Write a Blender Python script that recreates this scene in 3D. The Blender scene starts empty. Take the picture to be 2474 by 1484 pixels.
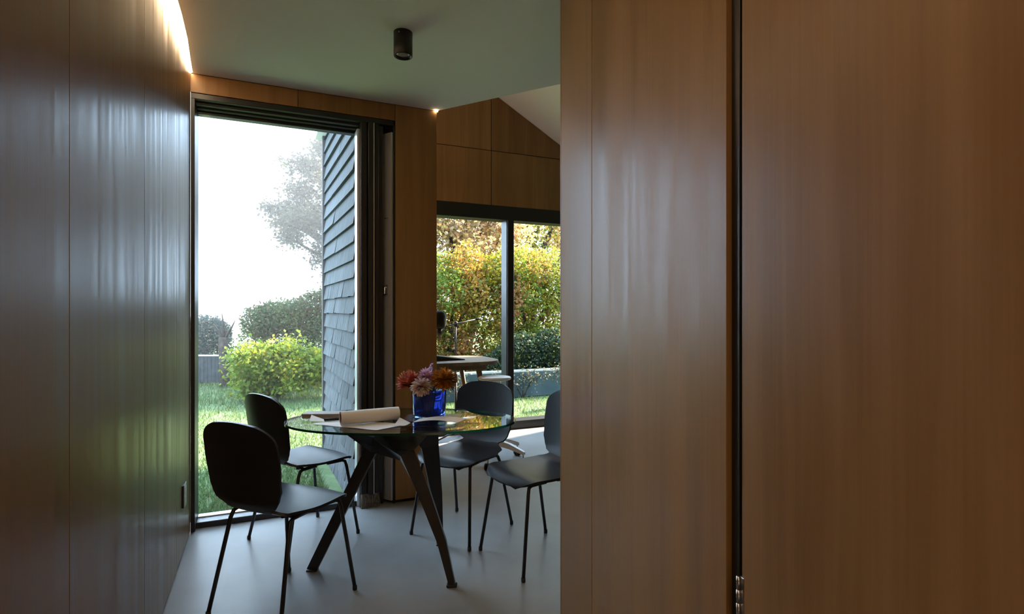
import bpy, bmesh, math, random
from mathutils import Vector, Matrix
R = math.radians
sc = bpy.context.scene
COL = sc.collection

# ------------------------------------------------------------------ camera
# room axes: +x along the window wall, +y out through the window, z up, floor at z = 0
YAW = R(24.2)
cam_d = bpy.data.cameras.new('camera')
cam_d.sensor_width = 36.0
cam_d.lens = 36.0 * 1331 / 2474
cam_d.shift_y = 10 / 2474
cam_d.clip_start = 0.02
cam_d.clip_end = 300
cam = bpy.data.objects.new('camera', cam_d)
COL.objects.link(cam)
cam.location = (0, 0, 1.28)
cam.rotation_euler = (R(90), 0, -YAW)
sc.camera = cam

# ------------------------------------------------------------------ sky, sun, exposure
world = bpy.data.worlds.new('sky')
sc.world = world
world.use_nodes = True
bg = world.node_tree.nodes['Background']
bg.inputs[0].default_value = (0.54, 0.75, 1.0, 1)      # bright overcast
bg.inputs[1].default_value = 1.0
sun_d = bpy.data.lights.new('sun', 'SUN')
sun_d.energy = 5.5
sun_d.angle = R(3)
sun_d.color = (1.0, 0.86, 0.66)
sun = bpy.data.objects.new('sun_offscreen', sun_d)
COL.objects.link(sun)
sun.rotation_euler = Vector((-0.95, -0.31, -0.70)).to_track_quat('-Z', 'Y').to_euler()
sc.view_settings.view_transform = 'Standard'
sc.view_settings.look = 'None'
sc.view_settings.gamma = 1.0
sc.view_settings.use_curve_mapping = False
sc.view_settings.exposure = 3.15
sc.cycles.use_denoising = True
sc.cycles.max_bounces = 12
sc.cycles.diffuse_bounces = 6
sc.cycles.glossy_bounces = 5
sc.cycles.transmission_bounces = 8
sc.cycles.transparent_max_bounces = 16
sc.cycles.sample_clamp_indirect = 8.0
sc.cycles.caustics_reflective = False
sc.cycles.caustics_refractive = False


def W(X, Y, z=None):
    """survey plan (metres right of / ahead of the standpoint) -> room axes"""
    x = X * math.cos(YAW) + Y * math.sin(YAW)
    y = -X * math.sin(YAW) + Y * math.cos(YAW)
    return (x, y) if z is None else (x, y, z)


# ------------------------------------------------------------------ materials
def mat(name, color=(.5, .5, .5), rough=.5, metal=0., spec=.5, **kw):
    m = bpy.data.materials.new(name)
    m.use_nodes = True
    b = m.node_tree.nodes['Principled BSDF']
    b.inputs['Base Color'].default_value = (*color, 1)
    b.inputs['Roughness'].default_value = rough
    b.inputs['Metallic'].default_value = metal
    b.inputs['Specular IOR Level'].default_value = spec
    for k, v in kw.items():
        b.inputs[k.replace('_', ' ')].default_value = v
    return m


def nd(m, t, **props):
    n = m.node_tree.nodes.new(t)
    for k, v in props.items():
        setattr(n, k, v)
    return n


def lk(m, a, ai, b, bi):
    m.node_tree.links.new(a.outputs[ai], b.inputs[bi])


def ramp(m, stops):
    n = nd(m, 'ShaderNodeValToRGB')
    e = n.color_ramp.elements
    e[0].position, e[0].color = stops[0][0], (*stops[0][1], 1)
    e[1].position, e[1].color = stops[-1][0], (*stops[-1][1], 1)
    for p, c in stops[1:-1]:
        x = e.new(p)
        x.color = (*c, 1)
    return n


def coords(m, scale, rnd=True, kind='Object'):
    tc = nd(m, 'ShaderNodeTexCoord')
    mp = nd(m, 'ShaderNodeMapping')
    mp.inputs['Scale'].default_value = scale
    lk(m, tc, kind, mp, 'Vector')
    if rnd:
        oi = nd(m, 'ShaderNodeObjectInfo')
        mu = nd(m, 'ShaderNodeMath', operation='MULTIPLY')
        mu.inputs[1].default_value = 40
        lk(m, oi, 'Random', mu, 0)
        lk(m, mu, 0, mp, 'Location')
    return mp


def wood(name, dark, mid, light, rough=.33, coat=.0):
    """lacquered veneer with long vertical grain"""
    m = mat(name, mid, rough, spec=.27, Coat_Weight=coat, Coat_Roughness=.13)
    b = m.node_tree.nodes['Principled BSDF']
    c1 = coords(m, (7, 7, .35))
    n1 = nd(m, 'ShaderNodeTexNoise')
    n1.inputs['Scale'].default_value = 1.6
    n1.inputs['Detail'].default_value = 6
    n1.inputs['Distortion'].default_value = .9
    lk(m, c1, 0, n1, 'Vector')
    c2 = coords(m, (150, 150, 2.2))
    n2 = nd(m, 'ShaderNodeTexNoise')
    n2.inputs['Scale'].default_value = 1.0
    n2.inputs['Detail'].default_value = 4
    lk(m, c2, 0, n2, 'Vector')
    mx = nd(m, 'ShaderNodeMix', data_type='FLOAT')
    mx.inputs[0].default_value = .22
    lk(m, n1, 0, mx, 2)
    lk(m, n2, 0, mx, 3)
    r = ramp(m, [(.30, dark), (.5, mid), (.68, light)])
    lk(m, mx, 0, r, 0)
    hs = nd(m, 'ShaderNodeHueSaturation')
    oi = nd(m, 'ShaderNodeObjectInfo')
    mr = nd(m, 'ShaderNodeMapRange')
    mr.inputs['To Min'].default_value = .88
    mr.inputs['To Max'].default_value = 1.1
    lk(m, oi, 'Random', mr, 0)
    lk(m, mr, 0, hs, 'Value')
    lk(m, r, 0, hs, 'Color')
    lk(m, hs, 0, b, 'Base Color')
    rr = nd(m, 'ShaderNodeMapRange')
    rr.inputs['From Min'].default_value = .3
    rr.inputs['From Max'].default_value = .7
    rr.inputs['To Min'].default_value = rough - .05
    rr.inputs['To Max'].default_value = rough + .12
    lk(m, n1, 0, rr, 0)
    lk(m, rr, 0, b, 'Roughness')
    bp = nd(m, 'ShaderNodeBump')
    bp.inputs['Strength'].default_value = .16
    bp.inputs['Distance'].default_value = .0012
    lk(m, n2, 0, bp, 'Height')
    lk(m, bp, 0, b, 'Normal')
    return m


M = {}
M['wood'] = wood('lacquered_veneer', (.20, .107, .040), (.255, .140, .052), (.305, .170, .066))
M['desk_wood'] = wood('pale_desk_wood', (.16, .115, .075), (.23, .17, .115), (.29, .22, .155), .45, .0)
M['black_metal'] = mat('black_powder_coat', (.012, .012, .014), .38)
M['frame'] = mat('dark_anodised_frame', (.017, .017, .018), .36, .2)
M['alu'] = mat('pale_aluminium', (.66, .67, .68), .3, .6)
M['steel'] = mat('brushed_steel', (.45, .45, .47), .32, 1.)
M['black'] = mat('shadow_gap_black', (.006, .006, .007), .8)
M['chair'] = mat('black_stained_ply', (.012, .013, .017), .40, spec=.36, Coat_Weight=.0, Coat_Roughness=.25)
M['plaster'] = mat('ceiling_plaster', (.84, .85, .83), .85)
M['white_plastic'] = mat('white_plastic', (.77, .77, .77), .4)
M['paper'] = mat('white_paper', (.72, .72, .71), .7)
M['paper_grey'] = mat('grey_card', (.34, .31, .27), .6)
M['core'] = mat('brown_card_core', (.12, .05, .035), .8)
M['rubber'] = mat('black_rubber', (.01, .01, .01), .7)
M['foam'] = mat('black_foam', (.006, .006, .007), .95)
M['eave'] = mat('white_eave_paint', (.79, .80, .80), .5)
M['post_white'] = mat('white_post_paint', (.75, .76, .76), .5)
M['red'] = mat('dark_red_cap', (.10, .02, .015), .5)

# floor concrete
m = M['concrete'] = mat('polished_concrete', (.30, .30, .29), .3, spec=.12)
b = m.node_tree.nodes['Principled BSDF']
c = coords(m, (1, 1, 1), False)
n1 = nd(m, 'ShaderNodeTexNoise'); n1.inputs['Scale'].default_value = 2.2; n1.inputs['Detail'].default_value = 8; n1.inputs['Roughness'].default_value = .5
n2 = nd(m, 'ShaderNodeTexNoise'); n2.inputs['Scale'].default_value = 60; n2.inputs['Detail'].default_value = 3
for n in (n1, n2):
    lk(m, c, 0, n, 'Vector')
r1 = ramp(m, [(.3, (.21, .212, .215)), (.5, (.25, .252, .254)), (.7, (.285, .287, .288))])
lk(m, n1, 0, r1, 0)
lk(m, r1, 0, b, 'Base Color')
rr = nd(m, 'ShaderNodeMapRange'); rr.inputs['To Min'].default_value = .285; rr.inputs['To Max'].default_value = .35
lk(m, n1, 0, rr, 0); lk(m, rr, 0, b, 'Roughness')
bp = nd(m, 'ShaderNodeBump'); bp.inputs['Strength'].default_value = .05; bp.inputs['Distance'].default_value = .002
lk(m, n2, 0, bp, 'Height'); lk(m, bp, 0, b, 'Normal')

# weathered shingles
m = M['shingle'] = mat('weathered_grey_shingle', (.25, .28, .32), .75, spec=.3)
b = m.node_tree.nodes['Principled BSDF']
c = coords(m, (22, 22, 1.5))
n1 = nd(m, 'ShaderNodeTexNoise'); n1.inputs['Scale'].default_value = 2; n1.inputs['Detail'].default_value = 6
lk(m, c, 0, n1, 'Vector')
c2 = coords(m, (90, 90, 6))
n2 = nd(m, 'ShaderNodeTexNoise'); n2.inputs['Scale'].default_value = 1; n2.inputs['Detail'].default_value = 3
lk(m, c2, 0, n2, 'Vector')
r1 = ramp(m, [(.3, (.030, .032, .034)), (.48, (.059, .062, .065)), (.7, (.088, .092, .096))])
lk(m, n1, 0, r1, 0)
r2 = ramp(m, [(.32, (.35, .35, .35)), (.42, (1, 1, 1))])
lk(m, n2, 0, r2, 0)
mm = nd(m, 'ShaderNodeMix', data_type='RGBA', blend_type='MULTIPLY'); mm.inputs[0].default_value = .8
lk(m, r1, 0, mm, 6); lk(m, r2, 0, mm, 7)
hs = nd(m, 'ShaderNodeHueSaturation'); oi = nd(m, 'ShaderNodeObjectInfo')
mr = nd(m, 'ShaderNodeMapRange'); mr.inputs['To Min'].default_value = .75; mr.inputs['To Max'].default_value = 1.2
lk(m, oi, 'Random', mr, 0); lk(m, mr, 0, hs, 'Value'); lk(m, mm, 2, hs, 'Color'); lk(m, hs, 0, b, 'Base Color')
bp = nd(m, 'ShaderNodeBump'); bp.inputs['Strength'].default_value = .4; bp.inputs['Distance'].default_value = .002
lk(m, n2, 0, bp, 'Height'); lk(m, bp, 0, b, 'Normal')
M['corner_board'] = mat('weathered_brown_board', (.10, .085, .075), .8)


def thin_glass(name, tint, f0=.04, rough=0.0, k=1.0):
    """clear pane: passes light straight through, mirrors more at grazing angles (Schlick)"""
    m = bpy.data.materials.new(name)
    m.use_nodes = True
    nt = m.node_tree
    nt.nodes.remove(nt.nodes['Principled BSDF'])
    out = nt.nodes['Material Output']
    t = nd(m, 'ShaderNodeBsdfTransparent'); t.inputs[0].default_value = (*tint, 1)
    g = nd(m, 'ShaderNodeBsdfGlossy'); g.inputs['Roughness'].default_value = rough
    f = nd(m, 'ShaderNodeLayerWeight'); f.inputs[0].default_value = .5
    pw = nd(m, 'ShaderNodeMath', operation='POWER'); pw.inputs[1].default_value = 5
    ma = nd(m, 'ShaderNodeMath', operation='MULTIPLY_ADD'); ma.inputs[1].default_value = k * (1 - f0); ma.inputs[2].default_value = f0
    mx = nd(m, 'ShaderNodeMixShader')
    lk(m, f, 'Facing', pw, 0); lk(m, pw, 0, ma, 0)
    lk(m, ma, 0, mx, 0); lk(m, t, 0, mx, 1); lk(m, g, 0, mx, 2); lk(m, mx, 0, out, 0)
    return m


M['pane'] = thin_glass('window_glass', (.97, .985, .98), .002, 0.0, .45)
M['table_glass'] = thin_glass('table_glass', (.78, .84, .82), .14)
M['glass_edge'] = mat('green_glass_edge', (.0, .07, .05), .12, Transmission_Weight=.5)
M['clear_film'] = thin_glass('clear_plastic_film', (.80, .84, .90), .12, .1)
M['blue_glass'] = mat('cobalt_glass', (.16, .28, 1.0), .05, Transmission_Weight=.93, IOR=1.3)


def emis(name, color, strength):
    m = mat(name, (0, 0, 0), .5)
    b = m.node_tree.nodes['Principled BSDF']
    b.inputs['Emission Color'].default_value = (*color, 1)
    b.inputs['Emission Strength'].default_value = strength
    return m


M['led'] = emis('warm_led', (1.0, .72, .44), 4.0)


def leafmat(name, trans=.5, rough=.55):
    """leaves and blades: the colour of each one is stored on it"""
    m = bpy.data.materials.new(name)
    m.use_nodes = True
    nt = m.node_tree
    b = nt.nodes['Principled BSDF']
    b.inputs['Roughness'].default_value = rough
    b.inputs['Specular IOR Level'].default_value = .3
    a = nd(m, 'ShaderNodeVertexColor', layer_name='Col')
    lk(m, a, 0, b, 'Base Color')
    t = nd(m, 'ShaderNodeBsdfTranslucent')
    lk(m, a, 0, t, 0)
    mx = nd(m, 'ShaderNodeMixShader')
    mx.inputs[0].default_value = trans
    out = nt.nodes['Material Output']
    lk(m, b, 0, mx, 1); lk(m, t, 0, mx, 2); lk(m, mx, 0, out, 0)
    return m


M['leaf'] = leafmat('leaf')
M['petal'] = leafmat('petal', .3, .5)


def noisy(name, c1, c2, scale, rough=.9, bump=0):
    m = mat(name, c1, rough, spec=.2)
    b = m.node_tree.nodes['Principled BSDF']
    c = coords(m, (1, 1, 1), False)
    n = nd(m, 'ShaderNodeTexNoise')
    n.inputs['Scale'].default_value = scale
    n.inputs['Detail'].default_value = 6
    lk(m, c, 0, n, 'Vector')
    r = ramp(m, [(.35, c1), (.65, c2)])
    lk(m, n, 0, r, 0)
    lk(m, r, 0, b, 'Base Color')
    if bump:
        bp = nd(m, 'ShaderNodeBump'); bp.inputs['Strength'].default_value = .5; bp.inputs['Distance'].default_value = bump
        lk(m, n, 0, bp, 'Height'); lk(m, bp, 0, b, 'Normal')
    return m


M['lawn'] = noisy('lawn_turf', (.07, .11, .045), (.13, .18, .085), 5, .9, .02)
M['bark'] = noisy('bark', (.030, .022, .018), (.07, .05, .04), 14, .9, .02)
M['garden_wall'] = noisy('blue_grey_garden_wall', (.035, .055, .062), (.06, .085, .09), 3, .8, .01)
M['gate'] = noisy('dark_gate_wood', (.025, .028, .03), (.05, .05, .05), 10)
M['bristle'] = noisy('grey_bristle', (.12, .105, .09), (.26, .235, .20), 60)
M['grey_sheet'] = mat('dark_grey_print', (.06, .065, .075), .2)


# ------------------------------------------------------------------ mesh helpers
def link(o, parent=None):
    COL.objects.link(o)
    if parent is not None:
        o.parent = parent
    return o


def mk(name, verts, faces, m, parent=None, smooth=False, loc=None, rz=None):
    me = bpy.data.meshes.new(name)
    me.from_pydata([tuple(v) for v in verts], [], faces)
    me.update()
    if smooth:
        for p in me.polygons:
            p.use_smooth = True
    me.materials.append(m)
    o = bpy.data.objects.new(name, me)
    if loc is not None:
        o.location = loc
    if rz is not None:
        o.rotation_euler[2] = rz
    return link(o, parent)


def from_bm(name, bm, m, parent=None, smooth=False, loc=None, rz=None):
    bmesh.ops.recalc_face_normals(bm, faces=bm.faces)
    me = bpy.data.meshes.new(name)
    bm.to_mesh(me)
    bm.free()
    if smooth:
        for p in me.polygons:
            p.use_smooth = True
    me.materials.append(m)
    o = bpy.data.objects.new(name, me)
    if loc is not None:
        o.location = loc
    if rz is not None:
        o.rotation_euler[2] = rz
    return link(o, parent)


def add_box(bm, x0, x1, y0, y1, z0, z1, bev=0.0):
    vs = [bm.verts.new((x, y, z)) for x in (x0, x1) for y in (y0, y1) for z in (z0, z1)]
    fs = [(0, 1, 3, 2), (4, 6, 7, 5), (0, 4, 5, 1), (2, 3, 7, 6), (0, 2, 6, 4), (1, 5, 7, 3)]
    nf = [bm.faces.new([vs[i] for i in f]) for f in fs]
    if bev:
        es = list({e for f in nf for e in f.edges})
        bmesh.ops.bevel(bm, geom=es, offset=bev, segments=1, affect='EDGES')


def box(name, x0, x1, y0, y1, z0, z1, m, parent=None, bev=0.0, loc=None, rz=None):
    bm = bmesh.new()
    add_box(bm, x0, x1, y0, y1, z0, z1, bev)
    return from_bm(name, bm, m, parent, False, loc, rz)


def add_prism(bm, poly, z0, z1):
    lo = [bm.verts.new((x, y, z0)) for x, y in poly]
    hi = [bm.verts.new((x, y, z1)) for x, y in poly]
    bm.faces.new(lo[::-1]); bm.faces.new(hi)
    n = len(poly)
    for i in range(n):
        j = (i + 1) % n
        bm.faces.new((lo[i], lo[j], hi[j], hi[i]))


def add_prism_y(bm, poly_xz, y0, y1):
    a = [bm.verts.new((x, y0, z)) for x, z in poly_xz]
    c = [bm.verts.new((x, y1, z)) for x, z in poly_xz]
    bm.faces.new(a); bm.faces.new(c[::-1])
    n = len(poly_xz)
    for i in range(n):
        j = (i + 1) % n
        bm.faces.new((a[i], c[i], c[j], a[j]))


def add_tube(bm, pts, r, seg=10, cap=True):
    pts = [Vector(p) for p in pts]
    rs = r if isinstance(r, (list, tuple)) else [r] * len(pts)
    rings = []
    prev = None
    for i, p in enumerate(pts):
        t = (pts[min(i + 1, len(pts) - 1)] - pts[max(i - 1, 0)]).normalized()
        u = prev if prev is not None else (Vector((1, 0, 0)) if abs(t.x) < .8 else Vector((0, 1, 0)))
        u = (u - t * u.dot(t)).normalized()
        prev = u
        v = t.cross(u)
        rings.append([bm.verts.new(p + (u * math.cos(2 * math.pi * k / seg) + v * math.sin(2 * math.pi * k / seg)) * rs[i]) for k in range(seg)])
    for a, c in zip(rings, rings[1:]):
        for k in range(seg):
            bm.faces.new((a[k], a[(k + 1) % seg], c[(k + 1) % seg], c[k]))
    if cap:
        bm.faces.new(rings[0][::-1]); bm.faces.new(rings[-1])


def tube(name, pts, r, m, parent=None, seg=10):
    bm = bmesh.new()
    add_tube(bm, pts, r, seg)
    o = from_bm(name, bm, m, parent, True)
    return o


def add_lathe(bm, prof, seg=24, center=(0, 0), lobes=0, amp=0.):
    """prof: list of (r, z); closed at r == 0 ends"""
    cx, cy = center
    rings = []
    for r, z in prof:
        if r < 1e-6:
            rings.append([bm.verts.new((cx, cy, z))])
        else:
            rings.append([bm.verts.new((cx + r * (1 + amp * math.cos(lobes * 2 * math.pi * k / seg)) * math.cos(2 * math.pi * k / seg),
                                        cy + r * (1 + amp * math.cos(lobes * 2 * math.pi * k / seg)) * math.sin(2 * math.pi * k / seg), z)) for k in range(seg)])
    for a, c in zip(rings, rings[1:]):
        for k in range(seg):
            k2 = (k + 1) % seg
            if len(a) == 1 and len(c) == 1:
                continue
            if len(a) == 1:
                bm.faces.new((a[0], c[k2], c[k]))
            elif len(c) == 1:
                bm.faces.new((a[k], a[k2], c[0]))
            else:
                bm.faces.new((a[k], a[k2], c[k2], c[k]))


def lathe(name, prof, m, parent=None, seg=24, center=(0, 0), smooth=True, loc=None, lobes=0, amp=0.):
    bm = bmesh.new()
    add_lathe(bm, prof, seg, center, lobes, amp)
    return from_bm(name, bm, m, parent, smooth, loc)


def auto_smooth(o, ang=40):
    me = o.data
    for p in me.polygons:
        p.use_smooth = True
    bm = bmesh.new(); bm.from_mesh(me)
    for e in bm.edges:
        if len(e.link_faces) == 2 and e.calc_face_angle(0) > R(ang):
            e.smooth = False
    bm.to_mesh(me); bm.free()
    return o


def struct(o):
    o['kind'] = 'structure'
    return o


def thing(name, label, cat, loc=(0, 0, 0), rz=0, group=None):
    o = bpy.data.objects.new(name, None)
    o.empty_display_size = .1
    COL.objects.link(o)
    o.location = loc
    o.rotation_euler[2] = rz
    tag(o, label, cat, group)
    return o


def tag(o, label, cat, group=None):
    o['label'] = label
    o['category'] = cat
    if group:
        o['group'] = group
    return o


# ================================================================== THE SETTING
LX = -0.39          # left wall face
WY = 3.66           # window wall face
FY = 5.44           # far wall face
CZ = 2.655          # low ceiling
EX, EY = 1.048, 1.864      # free corner of the splayed right-hand wall
PHI = R(11)

# floor
bm = bmesh.new()
add_prism(bm, [(-.62, -2.7), (4.6, -2.7), (4.6, 5.66), (.62, 5.66), (.62, 3.84), (-.62, 3.84)], -.12, 0)
struct(from_bm('floor', bm, M['concrete']))

# low ceiling with its slanting free edge and the light slot along the left wall
bm = bmesh.new()
slot = [(-.34, -2.6), (1.9, -2.6), (2.6, -2.6), (2.6, 1.63), (1.08, 3.66), (-.378, 3.66), (-.368, 3.45), (-.354, 3.2), (-.349, 2.95), (-.352, 2.6)]
add_prism(bm, slot, CZ, CZ + .06)
struct(from_bm('ceiling', bm, M['plaster']))
bm = bmesh.new()
add_prism(bm, [(-.6, -2.7), (2.7, -2.7), (2.7, 1.60), (1.15, 3.68), (1.15, 3.9), (-.6, 3.9)], CZ + .10, CZ + .16)
struct(from_bm('ceiling_upper', bm, M['plaster']))

# light slot lamp
t = thing('slot_light', 'glowing warm light strip in the slot between the left wall and the ceiling', 'light strip')
box('channel', LX + .001, -.358, -2.5, WY - .005, CZ + .061, CZ + .096, M['alu'], t)
bm = bmesh.new()                            # slanted lens, turned away from the wall towards the room
add_prism_y(bm, [(LX + .001, CZ - .003), (-.3545, CZ + .022), (-.3545, CZ + .040), (LX + .001, CZ + .040)], -2.5, WY - .003)
from_bm('diffuser', bm, M['led'], t)

# left wall and its panels
wl = struct(box('wall_left', LX - .20, LX - .02, -2.6, 3.86, 0, CZ + .10, M['black']))
for y0, y1 in ((-2.5, -1.7), (-1.7, -.9), (-.9, -.1), (-.1, .70), (.70, 1.50), (1.50, 2.33), (2.33, 3.11), (3.11, 3.66)):
    box('panel', LX - .02, LX, y0 + .0018, y1 - .0018, .012, CZ + .099, M['wood'], wl, .0004)

# hall behind the standpoint
struct(box('wall_hall', LX - .2, 2.6, -2.72, -2.55, 0, CZ + .10, M['wood']))

# window wall: pocket, header, panels
bm = bmesh.new()
add_box(bm, LX, .80, WY + .018, 3.88, 2.546, CZ + .10)
add_box(bm, .80, 1.06, WY + .018, 5.60, 0, CZ + .10)
add_box(bm, .80, 1.06, 3.88, 5.60, CZ + .10, 4.5)
wb = struct(from_bm('wall_back', bm, M['black']))
box('panel', LX + .001, .1885, WY, WY + .018, 2.547, CZ - .003, M['wood'], wb, .0008)
box('panel', .1915, .7925, WY, WY + .018, 2.547, CZ - .003, M['wood'], wb, .0008)
box('panel', .795, 1.0785, WY, WY + .018, .022, CZ - .003, M['wood'], wb, .0008)
box('panel', 1.0605, 1.0785, WY + .019, 4.52, .022, 2.44, M['wood'], wb, .0008)
box('panel', 1.0605, 1.0785, 4.5225, 5.43, .022, 2.44, M['wood'], wb, .0008)
box('panel', 1.0605, 1.0785, WY + .019, 5.43, 2.443, 4.3, M['wood'], wb, .0008)

# strip light on the end of that wall, seen only as a spark at the ceiling corner
t = thing('strip_light', 'tiny end of a warm strip light glowing at the wall corner under the ceiling', 'light strip')
box('channel', 1.082, 1.088, 3.652, 5.2, CZ - .010, CZ - .001, M['alu'], t)
box('diffuser', 1.062, 1.081, 3.648, 3.656, CZ - .009, CZ - .001, M['led'], t)
box('diffuser', 1.0885, 1.1075, 3.765, 5.2, CZ - .009, CZ - .001, M['led'], t)

# splayed right-hand wall with panel, shadow gap and door leaf; local x runs along the wall towards the hall
ang = math.atan2(-math.cos(PHI), -math.sin(PHI))
wr = struct(box('wall_right', .0, 2.9, .03, .14, 0, CZ, M['black'], None, 0, (EX, EY, 0), ang))
box('panel', 0.0, .3140, 0, .03, .012, CZ - .012, M['wood'], wr, .0004)
box('panel', .3180, 1.0485, 0, .03, .012, CZ - .012, M['wood'], wr, .0004)
box('panel', 2.10, 2.90, 0, .03, .012, CZ - .012, M['wood'], wr, .0012)
box('end_panel', -.018, -.001, 0, .14, .012, CZ - .012, M['wood'], wr, .0012)
dr = struct(box('door_1', 1.1095, 2.095, -.004, .029, .012, CZ - .014, M['wood'], None, .0012, (EX, EY, 0), ang))
box('edge_lipping', 1.0925, 1.1065, .004, .028, .012, CZ - .014, M['wood'], dr, .001)
box('jamb', 1.0490, 1.0745, .012, .029, 0, CZ - .005, M['frame'], dr, .001)
for hz in (.664, 1.95, .18):
    bm = bmesh.new()
    add_box(bm, 1.0915, 1.1055, -.0015, .006, hz, hz + .104, .001)
    h = from_bm('hinge', bm, M['steel'], dr)
    for k, (a, c) in enumerate(((.0, .025), (.0255, .052), (.0525, .078), (.0785, .104))):
        bm = bmesh.new()
        add_tube(bm, [(1.0938, -.0045, hz + a), (1.0938, -.0045, hz + c)], .0042, 10)
        from_bm('knuckle', bm, M['steel'], h, True)
# return and remaining walls of the vaulted room
struct(box('wall_return', EX + .14, 4.5, EY - .12, EY - .03, 0, 4.5, M['wood']))
VS = .557                                   # vault falls towards +x
def vz(x):
    return 3.57 - VS * (x - 2.29)
struct(box('wall_side', 4.32, 4.5, EY - .1, FY + .2, 0, vz(4.32) + .1, M['wood']))
bm = bmesh.new()
add_prism_y(bm, [(.7, vz(.7)), (.7, vz(.7) + .12), (4.6, vz(4.6) + .12), (4.6, vz(4.6))], 1.6, 5.75)
struct(from_bm('ceiling_vault', bm, M['plaster']))
# upstand over the slanting ceiling edge
d = Vector((2.6 - 1.08, 1.63 - 3.66)).normalized()
nrm = Vector((d.y, -d.x)) * .04
p0, p1 = Vector((1.08, 3.66)), Vector((2.72, 1.63 - .12 * 2.03 / 1.52))
bm = bmesh.new()
add_prism(bm, [tuple(p0), tuple(p0 + nrm), tuple(p1 + nrm), tuple(p1)], CZ + .0601, 4.45)
struct(from_bm('wall_upstand', bm, M['plaster']))

# far wall: window opening x 1.14..3.95, z 0..2.41, veneer panels above
wf = bmesh.new()
add_box(wf, .60, 1.14, FY + .018, FY + .20, 0, 2.41)
add_box(wf, 3.95, 4.5, FY + .018, FY + .20, 0, 2.41)
add_prism_y(wf, [(.60, 2.41), (4.5, 2.41), (4.5, vz(4.5) + .05), (.60, vz(.6) + .05)], FY + .018, FY + .20)
wf = struct(from_bm('wall_far', wf, M['black']))
def panel_xz(poly):
    bm = bmesh.new()
    add_prism_y(bm, poly, FY, FY + .018)
    return from_bm('panel', bm, M['wood'], wf)
g = .004
for x0, x1 in ((1.08, 2.204), (2.204, 3.43), (3.43, 4.32)):
    top = []
    for x in [x1 - g] + ([2.29 + (3.57 - 2.99) / VS] if x0 < 2.29 + (3.57 - 2.99) / VS < x1 else []) + [x0 + g]:
        top.append((x, min(2.99 - g, vz(x) - .002)))
    panel_xz([(x0 + g, 2.411), (x1 - g, 2.411)] + top)
panel_xz([(1.08, 2.99 + g), (2.204 - g, 2.99 + g), (2.204 - g, vz(2.204) - .004), (1.08, vz(1.08) - .004)])
xe = 2.29 + (3.57 - 2.99 - g) / VS
panel_xz([(2.204 + g, 2.99 + g), (xe - .01, 2.99 + g), (2.204 + g, vz(2.204) - .006)])

# far window
w2 = struct(box('window_2', 1.14, 3.95, FY - .004, FY + .17, 2.262, 2.41, M['frame'], None, .002))
box('sill', 1.14, 3.95, FY - .004, FY + .17, 0, .088, M['frame'], w2, .002)
box('jamb', 1.14, 1.20, FY, FY + .17, .088, 2.262, M['frame'], w2, .002)
box('jamb', 3.89, 3.95, FY, FY + .17, .088, 2.262, M['frame'], w2, .002)
box('mullion', 2.395, 2.468, FY, FY + .17, .088, 2.262, M['frame'], w2, .002)
box('mullion_cover', 2.388, 2.3945, FY + .02, FY + .16, .088, 2.262, M['frame'], w2)
box('pane', 1.20, 2.395, FY + .12, FY + .126, .088, 2.262, M['pane'], w2)
box('pane', 2.468, 3.89, FY + .12, FY + .126, .088, 2.262, M['pane'], w2)

# sliding window in the near wall
w1 = struct(box('window_1', LX + .001, .794, WY + .004, 3.71, 2.512, 2.545, M['frame'], None, .002))
box('head_track', LX + .02, .794, 3.71, 3.755, 2.497, 2.545, M['frame'], w1, .003)
box('head_track', LX + .02, .794, 3.755, 3.80, 2.487, 2.545, M['frame'], w1, .003)
box('head_frame', LX + .02, .794, 3.80, 3.86, 2.470, 2.545, M['frame'], w1, .003)
box('jamb', LX + .001, LX + .022, WY + .004, 3.86, 0, 2.512, M['frame'], w1, .001)
box('sill', LX + .022, .58, 3.715, 3.80, .0, .034, M['frame'], w1, .003)
box('sill_track', LX + .022, .58, 3.80, 3.85, .0, .042, M['alu'], w1, .003)
box('pane', LX + .022, .554, 3.79, 3.796, .034, 2.49, M['pane'], w1)
box('edge_trim', .552, .570, 3.70, 3.80, .0, 2.475, M['alu'], w1, .002)
box('stile', .571, .612, 3.665, 3.80, .085, 2.512, M['frame'], w1, .004)
box('stile', .616, .650, 3.650, 3.79, .085, 2.512, M['frame'], w1, .004)
box('seal_strip', .6505, .657, 3.655, 3.70, .085, 2.512, M['alu'], w1, .001)
box('stile', .6575, .688, 3.660, 3.79, .085, 2.512, M['frame'], w1, .006)
box('stile', .689, .722, 3.69, 3.80, .0, 2.512, M['frame'], w1, .004)
# bright metal lock stile, turned towards the opening
bm = bmesh.new()
add_prism(bm, [(.723, 3.735), (.768, 3.668), (.780, 3.672), (.780, 3.79), (.723, 3.79)], .02, 2.47)
ls = from_bm('lock_stile', bm, M['alu'], w1)
bm = bmesh.new()
add_box(bm, -.014, .014, -.012, .004, -.03, .03, .003)
add_tube(bm, [(0, -.012, .012), (0, -.026, .012), (0, -.03, -.03)], .006, 8)
from_bm('lock', bm, M['steel'], ls, False, (.743, 3.70, 1.425), R(-35))
for sx in (.737, .748):
    bm = bmesh.new()
    add_lathe(bm, [(0, -.004), (.004, -.002), (.004, .004)], 10)
    bmesh.ops.rotate(bm, verts=bm.verts, matrix=Matrix.Rotation(R(90), 3, 'X'))
    from_bm('screw', bm, M['black_metal'], ls, True, (sx, 3.6985 + (.743 - sx) * 1.0, 1.90))
box('jamb', .781, .794, WY + .004, 3.86, 0, 2.545, M['frame'], w1, .001)
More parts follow.
